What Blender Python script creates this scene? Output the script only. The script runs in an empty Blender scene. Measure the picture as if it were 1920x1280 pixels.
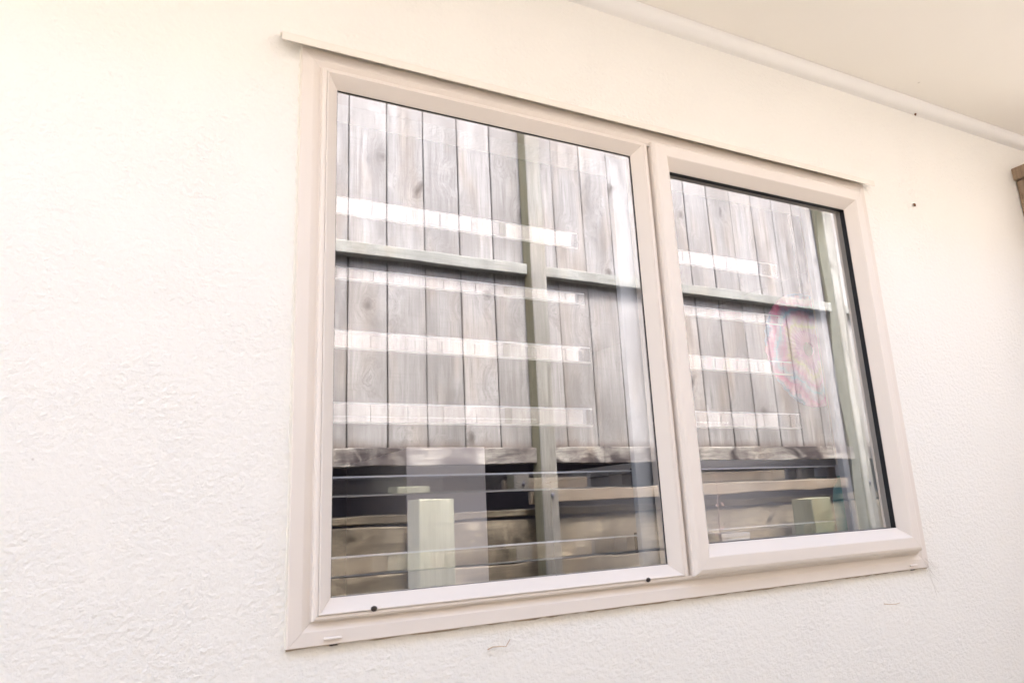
import bpy, bmesh, math, random
from mathutils import Vector, Matrix
random.seed(11)
S = bpy.context.scene
COL = S.collection

# ------------------------------------------------------------------ camera
cam_d = bpy.data.cameras.new('camera')
cam = bpy.data.objects.new('camera', cam_d); COL.objects.link(cam)
cam_d.lens = 24.595; cam_d.sensor_width = 36.0
cam_d.clip_start = 0.02; cam_d.clip_end = 600
R_ = Vector((0.89125802, -0.45120618, -0.0455206))
U_ = Vector((-0.06414957, -0.2248042, 0.97229003))
F_ = Vector((0.4489365, 0.86364116, 0.22930322))
m = Matrix.Identity(4)
for i in range(3):
    m[i][0] = R_[i]; m[i][1] = U_[i]; m[i][2] = -F_[i]
m[0][3], m[1][3], m[2][3] = -0.18017, -1.05193, 0.17576
cam.matrix_world = m
cam_d.dof.use_dof = True; cam_d.dof.focus_distance = 2.0; cam_d.dof.aperture_fstop = 9
S.camera = cam

# ------------------------------------------------------------------ light
SUN_EL = math.radians(58)
world = bpy.data.worlds.new('World'); S.world = world
world.use_nodes = True
wn = world.node_tree; bg = wn.nodes['Background']
sky = wn.nodes.new('ShaderNodeTexSky'); sky.sky_type = 'NISHITA'; sky.sun_disc = False
sky.sun_elevation = SUN_EL; sky.sun_rotation = 0.0
sky.air_density = 1.0; sky.dust_density = 5.5; sky.ozone_density = 1.0
wn.links.new(sky.outputs[0], bg.inputs[0]); bg.inputs[1].default_value = 0.15
sun_d = bpy.data.lights.new('sun', 'SUN'); sun_d.energy = 1.6; sun_d.angle = math.radians(16)
sun_d.color = (1.0, 0.99, 0.975)
sun = bpy.data.objects.new('sun', sun_d); COL.objects.link(sun)
sun.rotation_euler = (-(math.pi/2 - SUN_EL), 0, 0)      # from behind the house, over the roof, onto the fence

S.view_settings.view_transform = 'Standard'
S.view_settings.look = 'None'
S.view_settings.exposure = 3.48
S.view_settings.gamma = 1.0
S.render.engine = 'CYCLES'
cy = S.cycles
cy.max_bounces = 14; cy.diffuse_bounces = 4; cy.glossy_bounces = 6
cy.transmission_bounces = 8; cy.transparent_max_bounces = 24
cy.caustics_reflective = False; cy.caustics_refractive = False
cy.sample_clamp_indirect = 6
cy.use_denoising = True

# ------------------------------------------------------------------ helpers
class MB:
    """collects shapes and links them as one mesh object"""
    def __init__(s): s.v = []; s.f = []; s.mi = []
    def add(s, vs, fs, mi=0):
        o = len(s.v); s.v += [tuple(v) for v in vs]
        for f in fs: s.f.append(tuple(i + o for i in f)); s.mi.append(mi)
        return s
    def box(s, x0, x1, y0, y1, z0, z1, mi=0):
        vs = [(x, y, z) for z in (z0, z1) for y in (y0, y1) for x in (x0, x1)]
        return s.add(vs, [(0,2,3,1),(4,5,7,6),(0,1,5,4),(2,6,7,3),(0,4,6,2),(1,3,7,5)], mi)
    def prism(s, prof, a0, a1, axis='x', mi=0, cap=True):
        """profile of (p,q) pairs swept along an axis. axis x: (y,z); axis z: (x,y)"""
        n = len(prof)
        def P(a, p, q): return (a, p, q) if axis == 'x' else (p, q, a)
        vs = [P(a0, p, q) for p, q in prof] + [P(a1, p, q) for p, q in prof]
        fs = [(i, (i+1) % n, n + (i+1) % n, n + i) for i in range(n)]
        if cap: fs += [tuple(reversed(range(n))), tuple(range(n, 2*n))]
        return s.add(vs, fs, mi)
    def build(s, name, mats, parent=None, smooth=False, bevel=0, loc=(0,0,0)):
        me = bpy.data.meshes.new(name); me.from_pydata(s.v, [], s.f); me.update()
        if not isinstance(mats, (list, tuple)): mats = [mats]
        for mm in mats: me.materials.append(mm)
        me.polygons.foreach_set('material_index', s.mi)
        bm = bmesh.new(); bm.from_mesh(me)
        bmesh.ops.recalc_face_normals(bm, faces=bm.faces[:])
        if bevel: bmesh.ops.bevel(bm, geom=[e for e in bm.edges if len(e.link_faces) == 2 and e.calc_face_angle(0) > 0.5], offset=bevel, segments=2, profile=0.5, affect='EDGES')
        bm.to_mesh(me); bm.free()
        if smooth or bevel:
            me.polygons.foreach_set('use_smooth', [True]*len(me.polygons))
            try: me.set_sharp_from_angle(angle=math.radians(35))
            except Exception: pass
        o = bpy.data.objects.new(name, me); COL.objects.link(o); o.location = loc
        if parent: o.parent = parent
        return o

def tag(o, label=None, cat=None, group=None, kind=None):
    if label: o['label'] = label
    if cat: o['category'] = cat
    if group: o['group'] = group
    if kind: o['kind'] = kind
    return o
def thing(name, loc, label, cat, group=None):
    o = bpy.data.objects.new(name, None); COL.objects.link(o); o.location = loc
    o.empty_display_size = .05
    return tag(o, label, cat, group)

# ------------------------------------------------------------------ materials
def mat(name):
    mm = bpy.data.materials.new(name); mm.use_nodes = True
    nt = mm.node_tree; return mm, nt, nt.nodes['Principled BSDF']
def N(nt, typ, **kw):
    n = nt.nodes.new(typ)
    for k, v in kw.items(): setattr(n, k, v)
    return n
def ramp(nt, src, stops):
    r = N(nt, 'ShaderNodeValToRGB'); e = r.color_ramp.elements
    while len(e) < len(stops): e.new(.5)
    for el, (p, c) in zip(e, stops):
        el.position = p; el.color = (c, c, c, 1) if not isinstance(c, tuple) else (*c, 1)
    nt.links.new(src, r.inputs[0]); return r.outputs[0]
def noise(nt, vec, scale, detail=4, rough=.55, dist=0):
    n = N(nt, 'ShaderNodeTexNoise'); n.inputs['Scale'].default_value = scale
    n.inputs['Detail'].default_value = detail; n.inputs['Roughness'].default_value = rough
    n.inputs['Distortion'].default_value = dist
    if vec is not None: nt.links.new(vec, n.inputs['Vector'])
    return n.outputs['Fac']
def mapping(nt, vec, scale=(1,1,1), loc=(0,0,0)):
    mp = N(nt, 'ShaderNodeMapping'); mp.inputs['Scale'].default_value = scale; mp.inputs['Location'].default_value = loc
    nt.links.new(vec, mp.inputs['Vector']); return mp.outputs[0]
def mix(nt, fac, a, b, mode='MIX'):
    n = N(nt, 'ShaderNodeMix', data_type='RGBA', blend_type=mode)
    for i, x in ((0, fac), (6, a), (7, b)):
        if isinstance(x, (int, float)): n.inputs[i].default_value = x
        elif isinstance(x, tuple): n.inputs[i].default_value = (*x, 1)
        else: nt.links.new(x, n.inputs[i])
    return n.outputs[2]
def math_(nt, op, a, b=None, c=None):
    n = N(nt, 'ShaderNodeMath', operation=op)
    for i, x in enumerate((a, b, c)):
        if x is None: continue
        if isinstance(x, (int, float)): n.inputs[i].default_value = x
        else: nt.links.new(x, n.inputs[i])
    return n.outputs[0]
def bump(nt, b, h, strength, dist):
    n = N(nt, 'ShaderNodeBump'); n.inputs['Strength'].default_value = strength; n.inputs['Distance'].default_value = dist
    nt.links.new(h, n.inputs['Height']); nt.links.new(n.outputs[0], b.inputs['Normal'])
def objco(nt): return N(nt, 'ShaderNodeTexCoord').outputs['Object']
def plain(name, col, rough=.5, var=.04, spec=.4, scale=9):
    mm, nt, b = mat(name); oc = objco(nt)
    n = noise(nt, oc, scale, 5)
    c = mix(nt, n, tuple(x*(1-var) for x in col), tuple(min(1, x*(1+var)) for x in col))
    nt.links.new(c, b.inputs['Base Color'])
    b.inputs['Roughness'].default_value = rough; b.inputs['Specular IOR Level'].default_value = spec
    return mm

# textured cream wall paint over stippled plaster
def wall_material():
    mm, nt, b = mat('cream_stipple_paint'); oc = objco(nt)
    st = mapping(nt, oc, (.86, 1, 1.05))
    lump = ramp(nt, noise(nt, st, 112, 3.5, .62, .05), [(.38, 0.0), (.76, 1.0)])
    patch = ramp(nt, noise(nt, mapping(nt, oc, (1,1,1), (3.1,0,1.7)), 9, 3), [(.35, .45), (.65, 1.0)])
    h = math_(nt, 'MULTIPLY', lump, patch)
    h = math_(nt, 'ADD', h, math_(nt, 'MULTIPLY', noise(nt, oc, 230, 3, .6), .30))
    h = math_(nt, 'ADD', h, math_(nt, 'MULTIPLY', noise(nt, oc, 24, 3), .5))
    bump(nt, b, h, .75, .0022)
    n = noise(nt, oc, 2.2, 5)
    c = mix(nt, n, (.85, .823, .757), (.868, .845, .785))
    # sparse fly specks and dirt
    v2 = N(nt, 'ShaderNodeTexVoronoi', feature='F1'); v2.inputs['Scale'].default_value = 13; nt.links.new(oc, v2.inputs['Vector'])
    dot = ramp(nt, v2.outputs['Distance'], [(.012, 1.0), (.030, 0.0)])
    sepc = N(nt, 'ShaderNodeSeparateColor'); nt.links.new(v2.outputs['Color'], sepc.inputs[0])
    some = math_(nt, 'GREATER_THAN', sepc.outputs[0], .80)
    c = mix(nt, math_(nt, 'MULTIPLY', math_(nt, 'MULTIPLY', dot, some), .6), c, (.28, .2, .14))
    nt.links.new(c, b.inputs['Base Color'])
    b.inputs['Roughness'].default_value = .62; b.inputs['Specular IOR Level'].default_value = .25
    return mm

def specked(name, col, dens=.85, scale=11, rough=.5, bmp=0):
    mm, nt, b = mat(name); oc = objco(nt)
    c = mix(nt, noise(nt, oc, 3, 5), tuple(x*.97 for x in col), col)
    v2 = N(nt, 'ShaderNodeTexVoronoi', feature='F1'); v2.inputs['Scale'].default_value = scale; nt.links.new(oc, v2.inputs['Vector'])
    dot = ramp(nt, v2.outputs['Distance'], [(.018, 1.0), (.045, 0.0)])
    sepc = N(nt, 'ShaderNodeSeparateColor'); nt.links.new(v2.outputs['Color'], sepc.inputs[0])
    some = math_(nt, 'GREATER_THAN', sepc.outputs[0], dens)
    c = mix(nt, math_(nt, 'MULTIPLY', math_(nt, 'MULTIPLY', dot, some), .7), c, (.2, .15, .1))
    nt.links.new(c, b.inputs['Base Color']); b.inputs['Roughness'].default_value = rough
    b.inputs['Specular IOR Level'].default_value = .16
    if bmp: bump(nt, b, noise(nt, oc, 60, 3), .2, .001)
    return mm

def wood(name, c0, c1, dark, grain=(1, 1, .035), knots=True, stain=None, blotch=0, axis='z', bright=.22, rough=.85):
    """weathered timber: grain along one axis of the piece, knots, saw marks, each piece shifted by its own random"""
    mm, nt, b = mat(name)
    oc = objco(nt); oi = N(nt, 'ShaderNodeObjectInfo')
    cmb = N(nt, 'ShaderNodeCombineXYZ')
    for i, k in enumerate((13.7, 7.3, 29.1)):
        nt.links.new(math_(nt, 'MULTIPLY', oi.outputs['Random'], k), cmb.inputs[i])
    ad = N(nt, 'ShaderNodeVectorMath', operation='ADD'); nt.links.new(oc, ad.inputs[0]); nt.links.new(cmb.outputs[0], ad.inputs[1])
    v = ad.outputs[0]
    # knots push the grain sideways
    kv = mapping(nt, v, (4.7, 1, 3.6) if axis == 'z' else (3.6, 1, 4.7))
    vo = N(nt, 'ShaderNodeTexVoronoi', feature='F1', voronoi_dimensions='2D'); vo.inputs['Scale'].default_value = 1
    sp = N(nt, 'ShaderNodeSeparateXYZ'); nt.links.new(kv, sp.inputs[0])
    wz = math_(nt, 'MULTIPLY', math_(nt, 'SUBTRACT', noise(nt, mapping(nt, v, (1, 1, 1)), 9, 3), .5), .5)
    c2 = N(nt, 'ShaderNodeCombineXYZ'); nt.links.new(math_(nt, 'ADD', sp.outputs[0], wz), c2.inputs[0]); nt.links.new(math_(nt, 'ADD', sp.outputs[2], wz), c2.inputs[1])
    nt.links.new(c2.outputs[0], vo.inputs['Vector'])
    kd = vo.outputs['Distance']
    near = ramp(nt, kd, [(.0, 1.0), (.34, 0.0)])
    sx = grain if axis == 'z' else (grain[2], grain[1], grain[0])
    gsc = tuple(s*1.0 for s in sx)
    gm = mapping(nt, v, gsc)
    wob = N(nt, 'ShaderNodeVectorMath', operation='ADD')
    pc = N(nt, 'ShaderNodeCombineXYZ'); nt.links.new(math_(nt, 'MULTIPLY', near, .045), pc.inputs[0]); nt.links.new(math_(nt, 'MULTIPLY', near, .03), pc.inputs[2])
    nt.links.new(gm, wob.inputs[0]); nt.links.new(pc.outputs[0], wob.inputs[1])
    g1 = noise(nt, wob.outputs[0], 62, 6, .68, .5)
    g2 = noise(nt, wob.outputs[0], 210, 4, .65)
    big = noise(nt, mapping(nt, v, (3, 3, 1.1)), 2.6, 4)
    col = mix(nt, ramp(nt, g1, [(.36, 0.0), (.62, 1.0)]), c0, c1)
    col = mix(nt, math_(nt, 'MULTIPLY', ramp(nt, g2, [(.54, 0.0), (.68, 1.0)]), .55), col, dark)
    # faint horizontal saw marks
    saw = noise(nt, mapping(nt, v, (.4, 1, 14) if axis == 'z' else (14, 1, .4)), 22, 3)
    col = mix(nt, math_(nt, 'MULTIPLY', ramp(nt, saw, [(.52, 0.0), (.70, 1.0)]), .18), col, dark)
    if knots:
        sepc = N(nt, 'ShaderNodeSeparateColor'); nt.links.new(vo.outputs['Color'], sepc.inputs[0])
        here = math_(nt, 'GREATER_THAN', sepc.outputs[1], .72)
        ring = math_(nt, 'SINE', math_(nt, 'MULTIPLY', kd, 95))
        kring = math_(nt, 'MULTIPLY', math_(nt, 'MULTIPLY', ramp(nt, ring, [(.2, 0.0), (.9, 1.0)]), ramp(nt, kd, [(.05, 1.0), (.24, 0.0)])), math_(nt, 'MULTIPLY', here, .45))
        col = mix(nt, kring, col, dark)
        core = math_(nt, 'MULTIPLY', ramp(nt, kd, [(.03, 1.0), (.10, 0.0)]), math_(nt, 'GREATER_THAN', sepc.outputs[1], .80))
        col = mix(nt, math_(nt, 'MULTIPLY', core, .8), col, tuple(x*.7 for x in dark))
    col = mix(nt, ramp(nt, big, [(.42, 0.0), (.70, .75)]), col, mix(nt, .45, c0, dark))
    warm = noise(nt, mapping(nt, v, (5, 3, 1.3), (9, 2, 4)), 2.2, 3)
    col = mix(nt, ramp(nt, warm, [(.5, 0.0), (.72, .55)]), col, mix(nt, 1.0, col, (1.05, .93, .80), 'MULTIPLY'))
    if stain:                       # damp marks: (z at which they start, z where full, colour) in object space
        z0, z1, sc_ = stain
        sz = N(nt, 'ShaderNodeSeparateXYZ'); nt.links.new(oc, sz.inputs[0])
        zz = math_(nt, 'ADD', sz.outputs[2], math_(nt, 'MULTIPLY', math_(nt, 'SUBTRACT', noise(nt, mapping(nt, v, (1,1,.2)), 40, 4), .5), .05))
        mr = N(nt, 'ShaderNodeMapRange'); nt.links.new(zz, mr.inputs[0])
        mr.inputs[1].default_value = z0; mr.inputs[2].default_value = z1
        col = mix(nt, math_(nt, 'MULTIPLY', mr.outputs[0], .85), col, sc_)
    if blotch:
        bl = noise(nt, mapping(nt, v, (1, 1, 1.6)), 5.5, 5, .6, .8)
        col = mix(nt, ramp(nt, bl, [(.47, 0.0), (.60, blotch)]), col, dark)
    # every board a little lighter or darker
    br = math_(nt, 'ADD', math_(nt, 'MULTIPLY', math_(nt, 'FRACT', math_(nt, 'MULTIPLY', oi.outputs['Random'], 17.3)), bright), 1 - bright/2)
    hs = N(nt, 'ShaderNodeHueSaturation'); nt.links.new(col, hs.inputs['Color']); nt.links.new(br, hs.inputs['Value'])
    nt.links.new(hs.outputs[0], b.inputs['Base Color'])
    b.inputs['Roughness'].default_value = rough; b.inputs['Specular IOR Level'].default_value = .15
    hh = math_(nt, 'ADD', g1, math_(nt, 'MULTIPLY', g2, .6))
    bump(nt, b, hh, .5, .0018)
    return mm

def coated_glass(name, refl, tint=(1,1,1)):
    mm = bpy.data.materials.new(name); mm.use_nodes = True; nt = mm.node_tree
    for n in list(nt.nodes): nt.nodes.remove(n)
    out = N(nt, 'ShaderNodeOutputMaterial'); mx = N(nt, 'ShaderNodeMixShader')
    tr = N(nt, 'ShaderNodeBsdfTransparent'); tr.inputs[0].default_value = (*tint, 1)
    gl = N(nt, 'ShaderNodeBsdfGlossy'); gl.inputs['Roughness'].default_value = 0.0; gl.inputs['Color'].default_value = (.97, .98, 1.0, 1)
    ge = N(nt, 'ShaderNodeNewGeometry'); dt = N(nt, 'ShaderNodeVectorMath', operation='DOT_PRODUCT')
    nt.links.new(ge.outputs['Incoming'], dt.inputs[0]); nt.links.new(ge.outputs['Normal'], dt.inputs[1])
    sch = math_(nt, 'POWER', math_(nt, 'SUBTRACT', 1.0, math_(nt, 'ABSOLUTE', dt.outputs['Value'])), 5)
    f = math_(nt, 'ADD', math_(nt, 'MULTIPLY', sch, 1 - refl), refl)
    nt.links.new(f, mx.inputs[0]); nt.links.new(tr.outputs[0], mx.inputs[1]); nt.links.new(gl.outputs[0], mx.inputs[2])
    nt.links.new(mx.outputs[0], out.inputs[0])
    return mm

M = {}
M['wall'] = wall_material()
M['frame'] = specked('beige_powder_coat', (.775, .705, .63), .9, 15, .5)
M['flash'] = plain('beige_flashing_paint', (.80, .74, .655), .4)
M['soffit'] = specked('soffit_paint', (.87, .83, .75), .72, 8, .6, 1)
M['mould'] = specked('white_trim_paint', (.84, .82, .78), .8, 14, .4)
M['black'] = plain('black_rubber', (.012, .012, .014), .5)
M['plug'] = plain('brown_plug', (.03, .022, .018), .5)
M['seal'] = plain('cream_sealant', (.74, .70, .62), .6)
M['dirtseal'] = plain('grimy_sealant', (.42, .33, .24), .8, .5, .1, 50)
M['glass'] = coated_glass('reflective_window_glass', .33)
M['glass_clear'] = coated_glass('plain_glass_edge', .01)
M['blade'] = coated_glass('louvre_blade_glass', .42)
M['bevel'] = plain('ground_glass_edge', (.8, .82, .85), .3)
M['alu'] = plain('white_aluminium', (.60, .65, .70), .35)
M['clip'] = plain('grey_clip', (.10, .10, .13), .4)
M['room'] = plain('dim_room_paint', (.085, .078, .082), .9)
M['cab'] = plain('pale_grey_laminate', (.74, .72, .72), .5)
M['cab2'] = plain('pale_veil_laminate', (.84, .82, .82), .5)  # pale tone chosen to lift the dark lower reflection
M['roof'] = plain('dark_roof_metal', (.12, .11, .11), .5)
M['soil'] = plain('dark_soil', (.062, .052, .054), .95, .5, .1, 40)  # dark soil of the added bank
M['ground'] = plain('concrete_path', (.55, .515, .455), .9, .15, .1, 6)
GREY0, GREY1, GDARK = (.20, .19, .187), (.315, .305, .302), (.085, .073, .066)
M['paling'] = wood('weathered_paling', GREY0, GREY1, GDARK, stain=(.058, .020, (.11, .085, .07)))
M['batten'] = wood('dark_batten', (.13, .105, .08), (.21, .175, .135), (.07, .055, .04), knots=False)  # dark brown timber of the battens added behind the gaps
M['rail'] = wood('treated_rail', (.205, .207, .192), (.30, .302, .282), (.09, .08, .07), axis='x', bright=.08)
M['brail'] = wood('stained_bottom_rail', (.13, .11, .105), (.37, .35, .315), (.03, .022, .025), grain=(1, 1, .12), axis='x', bright=.05, blotch=.85)
M['post'] = wood('pale_post', (.185, .178, .162), (.29, .282, .262), (.085, .075, .06), bright=.05)
M['moss'] = wood('mossy_post_side', (.19, .18, .12), (.27, .255, .18), (.11, .095, .06), knots=False, bright=.05)
M['sleeper'] = wood('brown_sleeper', (.13, .105, .08), (.33, .28, .205), (.04, .032, .025), axis='x', bright=.25, blotch=.45)
M['plank'] = wood('loose_plank', (.17, .13, .095), (.30, .25, .195), (.08, .06, .04), axis='x', bright=.06)
M['stub'] = wood('green_stub', (.31, .31, .21), (.48, .48, .37), (.20, .19, .12), bright=.06)
M['stub2'] = wood('yellow_green_stub', (.24, .24, .16), (.37, .37, .275), (.20, .19, .08), bright=.06)
M['gate'] = wood('brown_gate_post', (.25, .18, .125), (.40, .30, .215), (.10, .065, .04), bright=.05)
M['leaf'] = plain('dry_brown_leaf', (.16, .07, .03), .8, .3)
M['straw'] = plain('dry_straw', (.50, .36, .22), .8, .2)
M['web'] = plain('old_web', (.66, .62, .56), .9)
M['weed'] = plain('reddish_weed', (.17, .10, .08), .8, .3)
M['lace'] = plain('pale_green_net', (.80, .84, .78), .9, .1, .1, 60)
M['teal'] = plain('teal_plastic', (.20, .46, .45), .35)
M['string'] = plain('white_string', (.7, .7, .7), .8)

def rosette_material():
    mm, nt, b = mat('pink_yellow_blue_paper'); oc = objco(nt)
    s = N(nt, 'ShaderNodeSeparateXYZ'); nt.links.new(oc, s.inputs[0])
    r = math_(nt, 'SQRT', math_(nt, 'ADD', math_(nt, 'POWER', s.outputs[0], 2), math_(nt, 'POWER', s.outputs[2], 2)))
    a = math_(nt, 'ARCTAN2', s.outputs[2], s.outputs[0])
    w = math_(nt, 'ADD', math_(nt, 'DIVIDE', r, .17), math_(nt, 'MULTIPLY', math_(nt, 'MULTIPLY', math_(nt, 'SINE', math_(nt, 'MULTIPLY', a, 5)), r), .55))
    w = math_(nt, 'ADD', w, math_(nt, 'MULTIPLY', math_(nt, 'SUBTRACT', noise(nt, oc, 14, 3), .5), .45))
    c = ramp(nt, w, [(.0, (.75, .05, .25)), (.28, (.85, .15, .40)), (.40, (.88, .60, .10)), (.55, (.85, .25, .50)), (.66, (.25, .50, .75)), (.78, (.85, .08, .35)), (.90, (.88, .20, .45)), (.96, (.08, .25, .55))])
    nt.links.new(c, b.inputs['Base Color']); b.inputs['Roughness'].default_value = .8
    return mm
M['rosette'] = rosette_material()

# ================================================================== ground (structure)
EYE_GROUND = -1.32
g = MB(); g.box(-60, 60, -1.9, 80, EYE_GROUND - .2, EYE_GROUND)
tag(g.build('ground', M['ground']), kind='structure')
bk = MB()
bk.prism([(-1.47, EYE_GROUND), (-1.475, .11), (-1.50, .15), (-1.56, .24), (-1.60, .55), (-2.4, .75), (-90, .8), (-90, EYE_GROUND)], -60, 60)
tag(bk.build('added_earth_bank', M['soil']), kind='structure')  # bank added to block the sky behind the gap and keep it dark

# ================================================================== house
WX, WZ = 1.4, 0.936           # window outer size; origin at its lower left corner
house = thing('house', (0, 0, EYE_GROUND), 'cream stippled house wall round the beige window, under a plain eave', 'house')
def H(o): o.parent = house; o.matrix_parent_inverse = Matrix.Translation((0, 0, -EYE_GROUND)); return o
X0, X1, ZB, ZT = -3.2, 4.6, EYE_GROUND, 1.30
w = MB(); YW, YB = .009, .20
hx0, hx1, hz0, hz1 = .006, WX - .006, .006, WZ - .006
for (a, b_, c, d) in ((X0, hx0, ZB, ZT), (hx1, X1, ZB, ZT), (hx0, hx1, ZB, hz0), (hx0, hx1, hz1, ZT)):
    vs = [(a, YW, c), (b_, YW, c), (b_, YW, d), (a, YW, d)]
    w.add(vs, [(0, 1, 2, 3)])
    w.add([(x, YB, z) for x, y, z in vs], [(3, 2, 1, 0)])
for (xa, za), (xb, zb) in (((hx0, hz0), (hx1, hz0)), ((hx1, hz0), (hx1, hz1)), ((hx1, hz1), (hx0, hz1)), ((hx0, hz1), (hx0, hz0))):
    w.add([(xa, YW, za), (xa, YB, za), (xb, YB, zb), (xb, YW, zb)], [(0, 1, 2, 3)])
wo = w.build('wall', M['wall'])
H(wo)
SZ = 1.234                    # soffit underside
H(MB().box(X0, X1, -.44, YW - .001, SZ, SZ + .012).build('soffit', M['soffit']))
q = [(YW, 1.2080), (YW - .010, 1.2084)] + [(YW - .010 - .024*math.sin(t*math.pi/16), 1.2084 + .0245*(1 - math.cos(t*math.pi/16))) for t in range(1, 9)] + [(YW - .034, SZ - .0005), (YW, SZ - .0005)]
H(MB().prism(q, X0, X1).build('cornice_moulding', M['mould'], smooth=True))
H(MB().box(X0, X1, -.460, -.441, SZ - .004, SZ + .10).build('fascia', M['mould'], bevel=.002))
H(MB().prism([(-.49, SZ + .105), (4.5, SZ + 1.1), (4.5, SZ + 1.14), (-.49, SZ + .125)], X0 - .2, X1 + .2).build('roof', M['roof']))
# the dim room behind the window
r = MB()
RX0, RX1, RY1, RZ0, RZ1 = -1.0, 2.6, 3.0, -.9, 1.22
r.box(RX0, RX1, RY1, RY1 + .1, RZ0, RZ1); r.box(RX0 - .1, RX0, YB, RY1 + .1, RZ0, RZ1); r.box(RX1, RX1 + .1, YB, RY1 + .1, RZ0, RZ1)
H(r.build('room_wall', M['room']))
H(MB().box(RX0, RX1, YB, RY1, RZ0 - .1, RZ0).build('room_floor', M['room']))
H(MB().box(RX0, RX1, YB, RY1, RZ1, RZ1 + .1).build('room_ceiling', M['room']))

# ================================================================== window
win = thing('window', (0, 0, 0), 'beige aluminium window with a fixed left pane and opening right sash', 'window')

def mitre(name, mats, x0, z0, x1, z1, prof, side, parent, gap=.00025, smooth=True, mb=None, mi=0):
    """one mitred member of a rectangular frame: prof is (inset, y) pairs, closed"""
    n = len(prof); vs = []
    for e in (0, 1):
        for ins, y in prof:
            if side == 'left':   p = (x0 + ins, y, (z0 + ins + gap) if e == 0 else (z1 - ins - gap))
            if side == 'right':  p = (x1 - ins, y, (z0 + ins + gap) if e == 0 else (z1 - ins - gap))
            if side == 'bottom': p = ((x0 + ins + gap) if e == 0 else (x1 - ins - gap), y, z0 + ins)
            if side == 'top':    p = ((x0 + ins + gap) if e == 0 else (x1 - ins - gap), y, z1 - ins)
            vs.append(p)
    fs = [(i, (i+1) % n, n + (i+1) % n, n + i) for i in range(n)] + [tuple(range(n)), tuple(range(n, 2*n))]
    if mb is not None: mb.add(vs, fs, mi); return None
    b = MB(); b.add(vs, fs, mi)
    return b.build(name, mats, parent, bevel=0)

outer = [(0, .008), (.0006, .0006), (.0014, 0), (.0195, 0), (.0215, .0008), (.030, .0036), (.0325, .003), (.0335, -.0045), (.036, -.0062), (.0398, -.0066), (.0400, .012), (.030, .10), (.008, .10), (.008, .008)]
for side, nm in (('left', 'frame_jamb'), ('right', 'frame_jamb'), ('top', 'frame_head'), ('bottom', 'frame_sill')):
    mitre(nm, M['frame'], 0, 0, WX, WZ, outer, side, win)
# mullion between the fixed pane and the sash
MX0, MX1 = .6905, .7070
mp = [(MX0 + .0003, .10), (MX0 + .0003, -.007), (MX0 + .002, -.0085), (MX0 + .0065, -.0088), (MX0 + .0105, -.007), (MX0 + .012, -.003), (MX0 + .0135, .004), (MX1 + .012, .006), (MX1 + .012, .10)]
MB().prism(mp, .0402, WZ - .0402, axis='z').build('mullion', M['frame'], win, smooth=False)
# fixed light: 45 degree glazing bead, rubber, pane
bx0, bx1, bz0, bz1 = .0405, .6905, .0405, WZ - .0405
bead = [(0, .03), (0, -.0075), (.0008, -.0085), (.0018, -.0086), (.0200, .0098), (.0206, .0108), (.0206, .03)]
for side in ('left', 'right', 'top', 'bottom'):
    mitre('glazing_bead', M['frame'], bx0, bz0, bx1, bz1, bead, side, win)
def gasket(x0, x1, z0, z1, y0, y1, t, parent):
    b = MB(); pr = [(0, y0), (t, y0), (t, y1), (0, y1)]
    for s in ('left', 'right', 'top', 'bottom'): mitre('', None, x0, z0, x1, z1, pr, s, None, gap=0, mb=b)
    return b.build('gasket', M['black'], parent)
gx0, gx1, gz0, gz1 = bx0 + .0206, bx1 - .0206, bz0 + .0206, bz1 - .0206
gasket(gx0, gx1, gz0, gz1, .0112, .0136, .0006, win)
def pane(x0, x1, z0, z1, y, parent):
    b = MB(); b.box(x0, x1, y, y + .005, z0, z1, 1)
    o = b.build('pane', [M['glass'], M['glass_clear']], parent)
    for p in o.data.polygons:
        if p.normal.y < -.9: p.material_index = 0
    return o
pane(gx0 - .006, gx1 + .006, gz0 - .006, gz1 + .006, .0138, win)

# awning sash: a part with stiles and rails mitred, gasket and pane as sub-parts
sx0, sx1, sz0, sz1 = .7085, 1.3605, .0385, .9045
sp = [(0, .012), (0, -.012), (.0012, -.0155), (.005, -.0198), (.010, -.0220), (.0305, -.0225), (.0325, -.0215), (.0332, -.0208), (.0525, -.0015), (.0530, -.0005), (.0530, .03), (.02, .03), (.02, .012)]
sb = MB()
for s in ('left', 'right', 'top', 'bottom'): mitre('', None, sx0, sz0, sx1, sz1, sp, s, None, gap=.0002, mb=sb)
sash = sb.build('sash', M['frame'], win)
ax0, ax1, az0, az1 = sx0 + .053, sx1 - .053, sz0 + .053, sz1 - .053
gasket(ax0, ax1, az0, az1, .0002, .0118, .0008, sash)
pane(ax0 - .006, ax1 + .006, az0 - .006, az1 + .006, .0120, sash)

# head flashing
fl = [(.012, .9545), (.004, .9540), (-.0165, .9425), (-.0182, .9405), (-.0182, .9275), (-.0170, .9272), (-.0162, .9395), (-.0145, .9415), (.002, .9505), (.012, .9515)]
MB().prism(fl, -.035, 1.420).build('head_flashing', M['flash'], win)
rnd = random.Random(77)
def sealant(p0, p1, w0, name='sealant_bead', mt='dirtseal', n=90):
    b = MB(); d = Vector((p1[0] - p0[0], 0, p1[1] - p0[1])); nrm = Vector((-d.z, 0, d.x)).normalized(); vs = []
    for k in range(n + 1):
        c = Vector((p0[0], 0, p0[1])) + d*k/n; w_ = w0*rnd.uniform(.35, 1.3)
        vs += [tuple(c - nrm*.0005 + Vector((0, .0050, 0))), tuple(c + nrm*w_*.5 + Vector((0, .0052, 0))), tuple(c + nrm*w_ + Vector((0, YW + .001, 0)))]
    b.add(vs, [(k*3 + j, k*3 + j + 1, k*3 + j + 4, k*3 + j + 3) for k in range(n) for j in range(2)])
    return b.build(name, M[mt], win, smooth=True)
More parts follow.
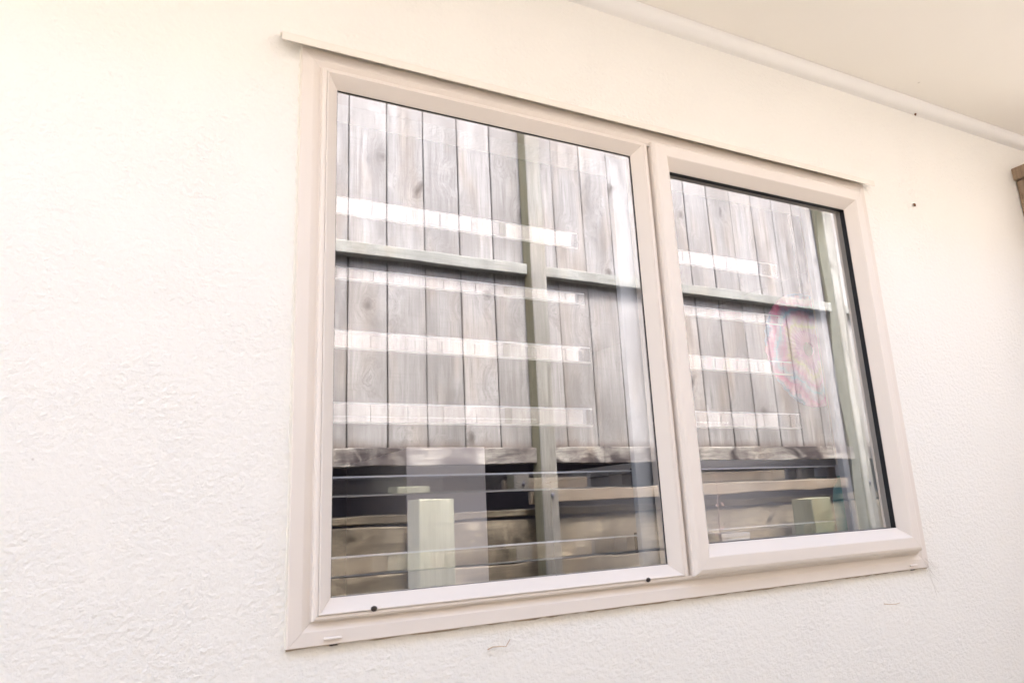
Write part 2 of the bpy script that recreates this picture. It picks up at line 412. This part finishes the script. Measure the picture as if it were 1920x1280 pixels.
sealant((WX, 0), (0, 0), .0030); sealant((0, 0), (0, WZ), .0035, mt='seal'); sealant((WX, WZ), (WX, 0), .0025, mt='seal')
# drain covers and the dark plugs on the sill
for x in (.062, 1.343):
    b = MB()
    b.prism([(-.0002, .0110), (-.0030, .0104), (-.0040, .0088), (-.0036, .0074), (-.0002, .0070)], x - .0125, x + .0125)
    b.build('drain_cover', M['frame'], win, bevel=.0008)
    MB().box(x - .005 + .002, x + .006 + .002, .0015, .006, -.0020, .0004).build('weep_hole', M['plug'], win, bevel=.0006)
for x, z in ((.119, .0425), (.609, .0405)):
    b = MB(); rr = .0040; seg = 10
    vs = [(x + rr*1.25*math.cos(t*2*math.pi/seg)*c, -.0082 - .0026*s, z + rr*math.sin(t*2*math.pi/seg)*c) for c, s in ((1, 0), (.8, .7), (.35, 1)) for t in range(seg)]
    fs = [(k*seg + t, k*seg + (t+1) % seg, (k+1)*seg + (t+1) % seg, (k+1)*seg + t) for k in range(2) for t in range(seg)] + [tuple(range(2*seg, 3*seg)), tuple(range(seg))]
    b.add(vs, fs); b.build('sill_plug', M['plug'], win, smooth=True)

# ================================================================== inside the window
def louvre(xa, blades, chan, label):
    t = thing('louvre_window', (xa, .13, 0), label, 'louvre window', 'glass louvres inside the window')
    for i_, (z0, z1, x0, x1, clip) in enumerate(blades):          # blades lean a degree or two, top edge outwards
        b = MB(); c = .0030; zc = (z0 + z1)/2; lean = (.019, .055, .019, .019, .019, .022)[i_]
        prof = [(p - (q - zc)*lean, q) for p, q in ((0, z0 + c), (0, z1 - c), (c*.6, z1), (.006, z1), (.006, z0), (c*.6, z0))]
        b.prism(prof, x0 - xa, x1 - xa, mi=1)
        o = b.build('louvre_blade', [M['blade'], M['glass_clear'], M['bevel']], t)
        for p in o.data.polygons:
            n = p.normal
            if n.y < -.95: p.material_index = 0
            elif n.y < -.3 and abs(n.z) > .25: p.material_index = 2
        if clip:
            MB().box(x1 - xa, x1 - xa + .006, -.004, .012, z0 - .002, z1 + .004).build('blade_clip', M['clip'], o, bevel=.001)
    for (x0, x1) in chan:
        MB().prism([(x0 - xa, -.086), (x0 - xa, -.072), (x1 - xa, -.072), (x1 - xa, -.080), (x1 - xa - .012, -.082), (x1 - xa - .014, -.088)], .008, .925, axis='z').build('side_channel', M['alu'], t, bevel=.0015)
    return t
zz = [(.704, .7395), (.580, .605), (.455, .489), (.3255, .362)]
louvre(.03, [(a, b_, .03, xe, False) for (a, b_), xe in zip(zz, (.603, .611, .615, .610))] + [(.2035, .2375, .03, .700, True), (.077, .110, .03, .696, True)], [(.641, .689)], 'glass louvre blades in a white channel seen through the left pane')
louvre(.80, [(a, b_, .80, xe, False) for (a, b_), xe in zip(zz, (1.197, 1.193, 1.203, 1.206))] + [(.2035, .2375, .80, 1.340, True), (.080, .110, .80, 1.340, True)], [(1.222, 1.250)], 'glass louvre blades in a white channel seen through the right pane')

t = thing('narrow_cabinet', (.253, .25, -.9), 'narrow pale grey cabinet standing in the room behind the left pane', 'cabinet')
MB().box(0, .160, 0, .45, 0, 1.193).build('carcass', M['cab'], t, bevel=.002)
MB().box(-.002, .162, -.016, -.001, .06, 1.195).build('door_panel', M['cab'], t, bevel=.0015)
t = thing('veil_cupboard', (.86, .30, -.9), 'added low pale cupboard that veils the dark lower part of the right pane', 'cabinet')
MB().box(0, .85, 0, .45, 0, 1.14).build('carcass', M['cab2'], t, bevel=.002)  # invented cupboard, its pale front lightens the dark reflection like a veil
MB().box(-.01, .86, -.02, .46, 1.141, 1.165).build('worktop', M['cab2'], t, bevel=.002)

t = thing('white_box', (.838, .045, .0065), 'small white carton on the inner sill at the lower left of the right pane', 'box')
MB().box(0, .075, 0, .05, 0, .088).build('carton', M['bevel'], t, bevel=.001)
MB().box(-.001, .076, -.001, .051, .0885, .098).build('lid', M['bevel'], t, bevel=.001)
t = thing('teal_bottle', (1.285, .10, .0065), 'teal plastic bottle on the inner sill at the lower right of the right pane', 'bottle')
def lathe(prof, seg=20):
    b = MB(); n = len(prof)
    vs = [(r_*math.cos(2*math.pi*k/seg), r_*math.sin(2*math.pi*k/seg), z) for r_, z in prof for k in range(seg)]
    b.add(vs, [(i*seg + k, i*seg + (k+1) % seg, (i+1)*seg + (k+1) % seg, (i+1)*seg + k) for i in range(n-1) for k in range(seg)] + [tuple(range(seg)), tuple(range((n-1)*seg, n*seg))])
    return b
lathe([(.026, 0), (.029, .004), (.029, .15), (.025, .175), (.013, .195), (.012, .205)]).build('bottle_body', M['teal'], t, smooth=True)
lathe([(.014, .2055), (.014, .228), (.012, .231)]).build('bottle_cap', M['bevel'], t, smooth=True)

t = thing('paper_rosette', (1.383, .222, .552), 'round pink, yellow and blue paper rosette hanging behind the right pane', 'decoration')
b = MB(); seg = 72; RR = .157
ring = []
for (rad, amp) in ((0.02, .0), (.06, .0006), (.11, .001), (RR, .0016)):
    ring.append([(rad*math.cos(2*math.pi*k/seg), (amp if k % 2 else -amp), rad*math.sin(2*math.pi*k/seg)) for k in range(seg)])
vs = [p for rg in ring for p in rg]; vs += [(x, y + .004, z) for x, y, z in vs]
nn = seg*4; fs = []
for k in range(3):
    for j in range(seg):
        a, b2 = k*seg + j, k*seg + (j+1) % seg
        fs.append((a, b2, b2 + seg, a + seg)); fs.append((nn + a, nn + a + seg, nn + b2 + seg, nn + b2))
for j in range(seg):
    fs.append((3*seg + j, 3*seg + (j+1) % seg, nn + 3*seg + (j+1) % seg, nn + 3*seg + j))
    fs.append((j, nn + j, nn + (j+1) % seg, (j+1) % seg))
b.add(vs, fs); b.build('paper_disc', M['rosette'], t)
MB().box(-.0008, .0008, 0, .0016, RR - .004, .667).build('string', M['string'], t)

b = MB(); nx, nz = 26, 24
vs = []
for j in range(nz + 1):
    for i in range(nx + 1):
        u = i/nx; z = .03 + .875*j/nz
        edge = .020*max(0, (j/nz - .55))*2
        vs.append((1.268 + edge + .09*u, .060 + .009*math.sin(u*23 + .5*math.sin(j*.7)), z))
nfr = len(vs); vs += [(x, y + .0012, z) for x, y, z in vs]
fs = []
for j in range(nz):
    for i in range(nx):
        a = j*(nx+1) + i; fs.append((a, a+1, a+nx+2, a+nx+1)); fs.append((nfr+a, nfr+a+nx+1, nfr+a+nx+2, nfr+a+1))
b.add(vs, fs)
tag(b.build('net_curtain', M['lace'], smooth=True), 'pale green net curtain gathered at the right edge of the right pane', 'curtain')

# ================================================================== fence (seen mirrored in the glass)
fence = thing('paling_fence', (0, -1.35, EYE_GROUND), 'weathered grey paling fence with two rails, mirrored in the window glass', 'fence')
def FZ(z): return z - EYE_GROUND
def FY(y): return y + 1.35
PITCH = .15
JOINTS = {0: 0}
def paling(x0, x1, zt, seed):
    rnd = random.Random(seed); wd = x1 - x0; b = MB(); n = 7
    zb = rnd.uniform(.352, .366); cup = rnd.uniform(-.0035, .005); tw = rnd.uniform(-.004, .004); th = .018
    rings = []
    for k in range(n + 1):
        u = k/n; z = zb + (zt - zb)*u
        ex0 = rnd.uniform(-.0012, .0012); ex1 = rnd.uniform(-.0012, .0012)
        bow = math.sin(u*math.pi)*rnd.uniform(-.001, .002)
        xs = (-wd/2 + ex0, -wd/2 + .0035 + ex0, 0, wd/2 - .0035 + ex1, wd/2 + ex1)
        ys = (-.0035, 0, cup, 0, -.0035)
        rings.append([(x, bow + tw*(u - .5)*x/wd*2 + y, z) for x, y in zip(xs, ys)] + [(wd/2 + ex1, -th, z), (-wd/2 + ex0, -th, z)])
    vs = [(x, y, z - .37) for rg in rings for x, y, z in rg]; q = 7
    fs = [(k*q + j, k*q + (j+1) % q, (k+1)*q + (j+1) % q, (k+1)*q + j) for k in range(n) for j in range(q)]
    fs += [tuple(range(q)), tuple(range(n*q, n*q + q))]
    b.add(vs, fs)
    return b.build('paling', M['paling'], fence, loc=((x0 + x1)/2, FY(-1.341), FZ(.37)), smooth=True)
PITCH *= .9945; xj = .42*.9945 - .001 - PITCH*20
k = 0
while xj < 4.9:
    gap = random.choice((.0018, .0025, .003, .0045, .006))
    paling(xj + gap/2, xj + PITCH - gap/2, 1.86 + random.uniform(-.006, .006), 100 + k)
    if k % 1 == 0:
        MB().box(-.02, .02, -.010, 0, 0, 1.44).build('sky_block_batten', M['batten'], fence, loc=(xj, FY(-1.3605), FZ(.41)))  # added behind each joint so no sky glow shows through the gap
    xj += PITCH; k += 1
def board(name, mt, x0, x1, y0, y1, z0, z1, seed, parent=fence, bev=.003, tilt=0.0, wav=.002, n=14):
    """a sawn length of timber with slightly wavy edges"""
    rnd = random.Random(seed); b = MB(); L = x1 - x0; rings = []
    for k in range(n + 1):
        u = k/n; x = -L/2 + L*u; dz = tilt*(u - .5); a, c, d, e = (rnd.uniform(-wav, wav) for _ in range(4))
        ya, yb, za, zb = y0, y1, z0 + a + dz, z1 + c + dz
        rings.append([(x, ya + d*.5, za + bev), (x, ya + bev + d*.5, za), (x, yb - bev, za), (x, yb + e*.5, za + bev), (x, yb + e*.5, zb - bev), (x, yb - bev, zb), (x, ya + bev, zb), (x, ya + d*.5, zb - bev)])
    cy_, cz_ = (y0 + y1)/2, (z0 + z1)/2
    vs = [(x, y - cy_, z - cz_) for rg in rings for x, y, z in rg]
    fs = [(k*8 + j, k*8 + (j+1) % 8, (k+1)*8 + (j+1) % 8, (k+1)*8 + j) for k in range(n) for j in range(8)] + [tuple(range(8)), tuple(range(n*8, n*8 + 8))]
    b.add(vs, fs)
    ox, oy, oz = (0, 0, 0)
    if parent is not None: ox, oy, oz = parent.location
    return b.build(name, mt, parent, loc=((x0 + x1)/2 - ox, cy_ - oy, cz_ - oz), smooth=True)
posts = [(-2.48, -2.41), (-.665, -.595), (1.143, 1.212), (2.955, 3.022), (4.76, 4.83)]
for i in range(len(posts) - 1):
    a, c = posts[i][1], posts[i+1][0]
    board('top_rail', M['rail'], a + .001, c - .001, -1.338, -1.300, 1.094, 1.141, 40 + i)
    board('bottom_rail', M['brail'], a + .001, c - .001, -1.338, -1.300, .331, .394, 60 + i, wav=.003)
def post(x0, x1, y0, y1, zt, seed, mats, name='post', parent=fence, lean=0.0, ragged=.0, zb=EYE_GROUND):
    rnd = random.Random(seed); b = MB(); n = 10; bev = .004; rings = []
    for k in range(n + 1):
        u = k/n; z = zb + (zt - zb)*u; e = [rnd.uniform(-.0012, .0012) for _ in range(4)]; l = lean*(u - .6)
        rings.append([(x0 + bev + e[0] + l, y1, z), (x0 + e[0] + l, y1 - bev, z), (x0 + e[1] + l, y0 + bev, z), (x0 + bev + e[1] + l, y0, z), (x1 - bev + e[2] + l, y0, z), (x1 + e[2] + l, y0 + bev, z), (x1 + e[3] + l, y1 - bev, z), (x1 - bev + e[3] + l, y1, z)])
    if ragged: rings[-1] = [(x, y, z + rnd.uniform(-ragged, ragged)) for x, y, z in rings[-1]]
    cx, cyy = (x0 + x1)/2, (y0 + y1)/2
    vs = [(x - cx, y - cyy, z - zb) for rg in rings for x, y, z in rg]
    for k in range(n):
        for j in range(8):
            b.add([vs[k*8 + j], vs[k*8 + (j+1) % 8], vs[(k+1)*8 + (j+1) % 8], vs[(k+1)*8 + j]], [(0, 1, 2, 3)], 1 if j in (1, 5) else 0)
    b.add(vs[-8:], [tuple(range(8))]); b.add(vs[:8], [tuple(range(8))])
    ox, oy, oz = parent.location if parent is not None else (0, 0, 0)
    o = b.build(name, mats, parent, loc=(cx - ox, cyy - oy, zb - oz))
    bm = bmesh.new(); bm.from_mesh(o.data); bmesh.ops.remove_doubles(bm, verts=bm.verts[:], dist=1e-5); bmesh.ops.recalc_face_normals(bm, faces=bm.faces[:]); bm.to_mesh(o.data); bm.free()
    return o
for i, (a, c) in enumerate(posts):
    p = post(a, c, -1.338, -1.268, 1.86, 80 + i, [M['post'], M['moss']], lean=.012 if i == 2 else 0)
    for z in (.212,):
        b = MB(); seg = 10; r0 = .0085
        vs = [(r0*s*math.cos(2*math.pi*t/seg), yy, r0*s*math.sin(2*math.pi*t/seg)) for s, yy in ((1, 0), (.9, .006), (.5, .0085)) for t in range(seg)]
        fs = [(q_*seg + t, q_*seg + (t+1) % seg, (q_+1)*seg + (t+1) % seg, (q_+1)*seg + t) for q_ in range(2) for t in range(seg)] + [tuple(range(2*seg, 3*seg)), tuple(range(seg))]
        b.add(vs, fs); b.build('bolt_head', M['clip'], p, smooth=True, loc=(.004, .035, z - EYE_GROUND))
# retaining wall of sleepers below the fence
rw = thing('retaining_wall', (0, -1.40, EYE_GROUND), 'low wall of dark brown timber sleepers beneath the paling fence', 'retaining wall')
zs = .166; k = 0
for z0, z1, yf in ((.136, .166, -1.41), (-.028, .127, -1.40), (-.190, -.034, -1.402), (-.352, -.196, -1.400), (-.515, -.358, -1.401), (-.68, -.521, -1.4), (-.845, -.686, -1.4), (-1.01, -.851, -1.4), (-1.175, -1.016, -1.4), (-1.34, -1.181, -1.4)):
    for j, (xa, xb) in enumerate(((-2.9, -.71), (-.70, 1.19), (1.20, 2.99), (3.0, 4.9))):
        board('sleeper', M['sleeper'], xa, xb, yf - .06, yf, z0, z1, 200 + k*7 + j, parent=rw, bev=.005, wav=.004)
    k += 1
tag(board('loose_plank', M['plank'], 1.135, 2.945, -1.375, -1.352, .188, .236, 321, parent=None, tilt=.012, wav=.004), 'pale loose plank wedged in the dark gap beneath the fence', 'plank')
o = post(.632, .760, -1.335, -1.215, .212, 333, [M['stub'], M['stub']], name='stub_post', parent=None, ragged=.003)
tag(o, 'short greenish stub post in front of the sleepers, left of the fence post', 'post', 'stub posts at the sleeper wall')
o = post(2.505, 2.630, -1.335, -1.215, .150, 334, [M['stub2'], M['stub2']], name='stub_post', parent=None, ragged=.003)
tag(o, 'yellow-green stub post in front of the sleepers, mirrored in the right pane', 'post', 'stub posts at the sleeper wall')
# a weed in front of the sleepers
wd = MB(); rnd = random.Random(5)
def stem(mb, pts, r0, r1, seg=5):
    n = len(pts); vs = []
    for i, p in enumerate(pts):
        rr = r0 + (r1 - r0)*i/(n-1)
        d = Vector(pts[min(i+1, n-1)]) - Vector(pts[max(i-1, 0)]); d.normalize()
        a = d.cross(Vector((0, 1, .01))); a = a if a.length > 1e-4 else Vector((1, 0, 0)); a.normalize(); b2 = d.cross(a)
        for t in range(seg):
            vs.append(tuple(Vector(p) + a*rr*math.cos(2*math.pi*t/seg) + b2*rr*math.sin(2*math.pi*t/seg)))
    fs = [(k_*seg + t, k_*seg + (t+1) % seg, (k_+1)*seg + (t+1) % seg, (k_+1)*seg + t) for k_ in range(n-1) for t in range(seg)]
    mb.add(vs, fs + [tuple(range(seg)), tuple(range((n-1)*seg, n*seg))])
wx, wy = 2.02, -1.30
stem(wd, [(wx, wy, EYE_GROUND), (wx + .004, wy, -.6), (wx - .004, wy, 0), (wx, wy + .004, .15), (wx + .012, wy, .27)], .005, .0015)
for i in range(46):
    z = rnd.uniform(-.1, .275); a = rnd.uniform(0, 6.28); l = rnd.uniform(.012, .028)
    c = Vector((wx + .03*rnd.uniform(-1, 1)*(1.1 - abs(z - .1)), wy + rnd.uniform(-.015, .015), z))
    u = Vector((math.cos(a), math.sin(a)*.4, rnd.uniform(.2, 1))).normalized()*l; s_ = Vector((-math.sin(a), .3, math.cos(a)))*l*.28
    wd.add([c, c + u*.5 + s_, c + u, c + u*.5 - s_], [(0, 1, 2, 3)])
tag(wd.build('weed', M['weed']), 'thin reddish weed growing up in front of the sleepers', 'weed')

# ================================================================== timber post against the wall, right edge of the picture
gp = thing('gate_post', (2.145, YW, EYE_GROUND), 'brown timber gate post with a cap, against the wall at the right edge', 'post')
MB().box(.012, .16, -.16, -.002, 0, 2.405).build('shaft', M['gate'], gp, bevel=.004)
MB().box(0, .175, -.175, -.001, 2.406, 2.446).build('cap', M['gate'], gp, bevel=.004)

# ================================================================== small litter on the wall
def leaf_scrap(x, z, s, label, name='dead_leaf', cat='leaf', y=YW - .004, seed=0):
    rnd = random.Random(seed); b = MB(); n = 7
    pts = [(x + s*math.cos(2*math.pi*k_/n)*rnd.uniform(.5, 1.1), y + rnd.uniform(-.003, .001), z + s*math.sin(2*math.pi*k_/n)*rnd.uniform(.5, 1.1)) for k_ in range(n)]
    c = (x, y - .003, z); vs = pts + [c] + [(a, b2 + .0012, c2) for a, b2, c2 in pts]
    fs = [(k_, (k_+1) % n, n) for k_ in range(n)] + [(k_, (k_+1) % n, n + 1 + (k_+1) % n, n + 1 + k_) for k_ in range(n)]
    b.add(vs, fs); return tag(b.build(name, M['leaf']), label, cat)
leaf_scrap(1.612, .918, .0062, 'dry brown leaf scrap caught on the wall right of the window', seed=3)
leaf_scrap(1.692, 1.205, .0055, 'dead brown insect under the white moulding near the right', 'dead_insect', 'insect', y=YW - .006, seed=8)
def straw(pts, label):
    b = MB(); stem(b, pts, .0009, .0006, 5)
    return tag(b.build('dry_straw', M['straw']), label, 'straw', 'dry straws stuck to the wall')
y = YW - .003
straw([(.302, y, -.037), (.310, y - .002, -.034), (.322, y - .003, -.0345), (.333, y - .002, -.036), (.338, y - .003, -.029), (.3395, y - .004, -.026)], 'bent dry straw stuck to the wall below the left pane')
straw([(1.235, y, -.062), (1.250, y - .002, -.0645), (1.268, y - .003, -.0655), (1.285, y - .001, -.0645)], 'straight dry straw stuck to the wall below the right sash')

# old cobweb strands in the lower right corner of the window
b = MB(); rnd = random.Random(4)
for i in range(9):
    p0 = Vector((WX + rnd.uniform(-.02, .004), -.001, rnd.uniform(-.002, .022))); p1 = Vector((WX + rnd.uniform(.012, .05), YW - .002, rnd.uniform(-.07, .012)))
    mid = (p0 + p1)/2 + Vector((rnd.uniform(-.004, .004), -.002, -.006))
    stem(b, [tuple(p0), tuple(mid), tuple(p1)], .0003, .00022, 4)
tag(b.build('cobweb', M['web']), 'wispy old cobweb at the lower right corner of the window', 'cobweb')
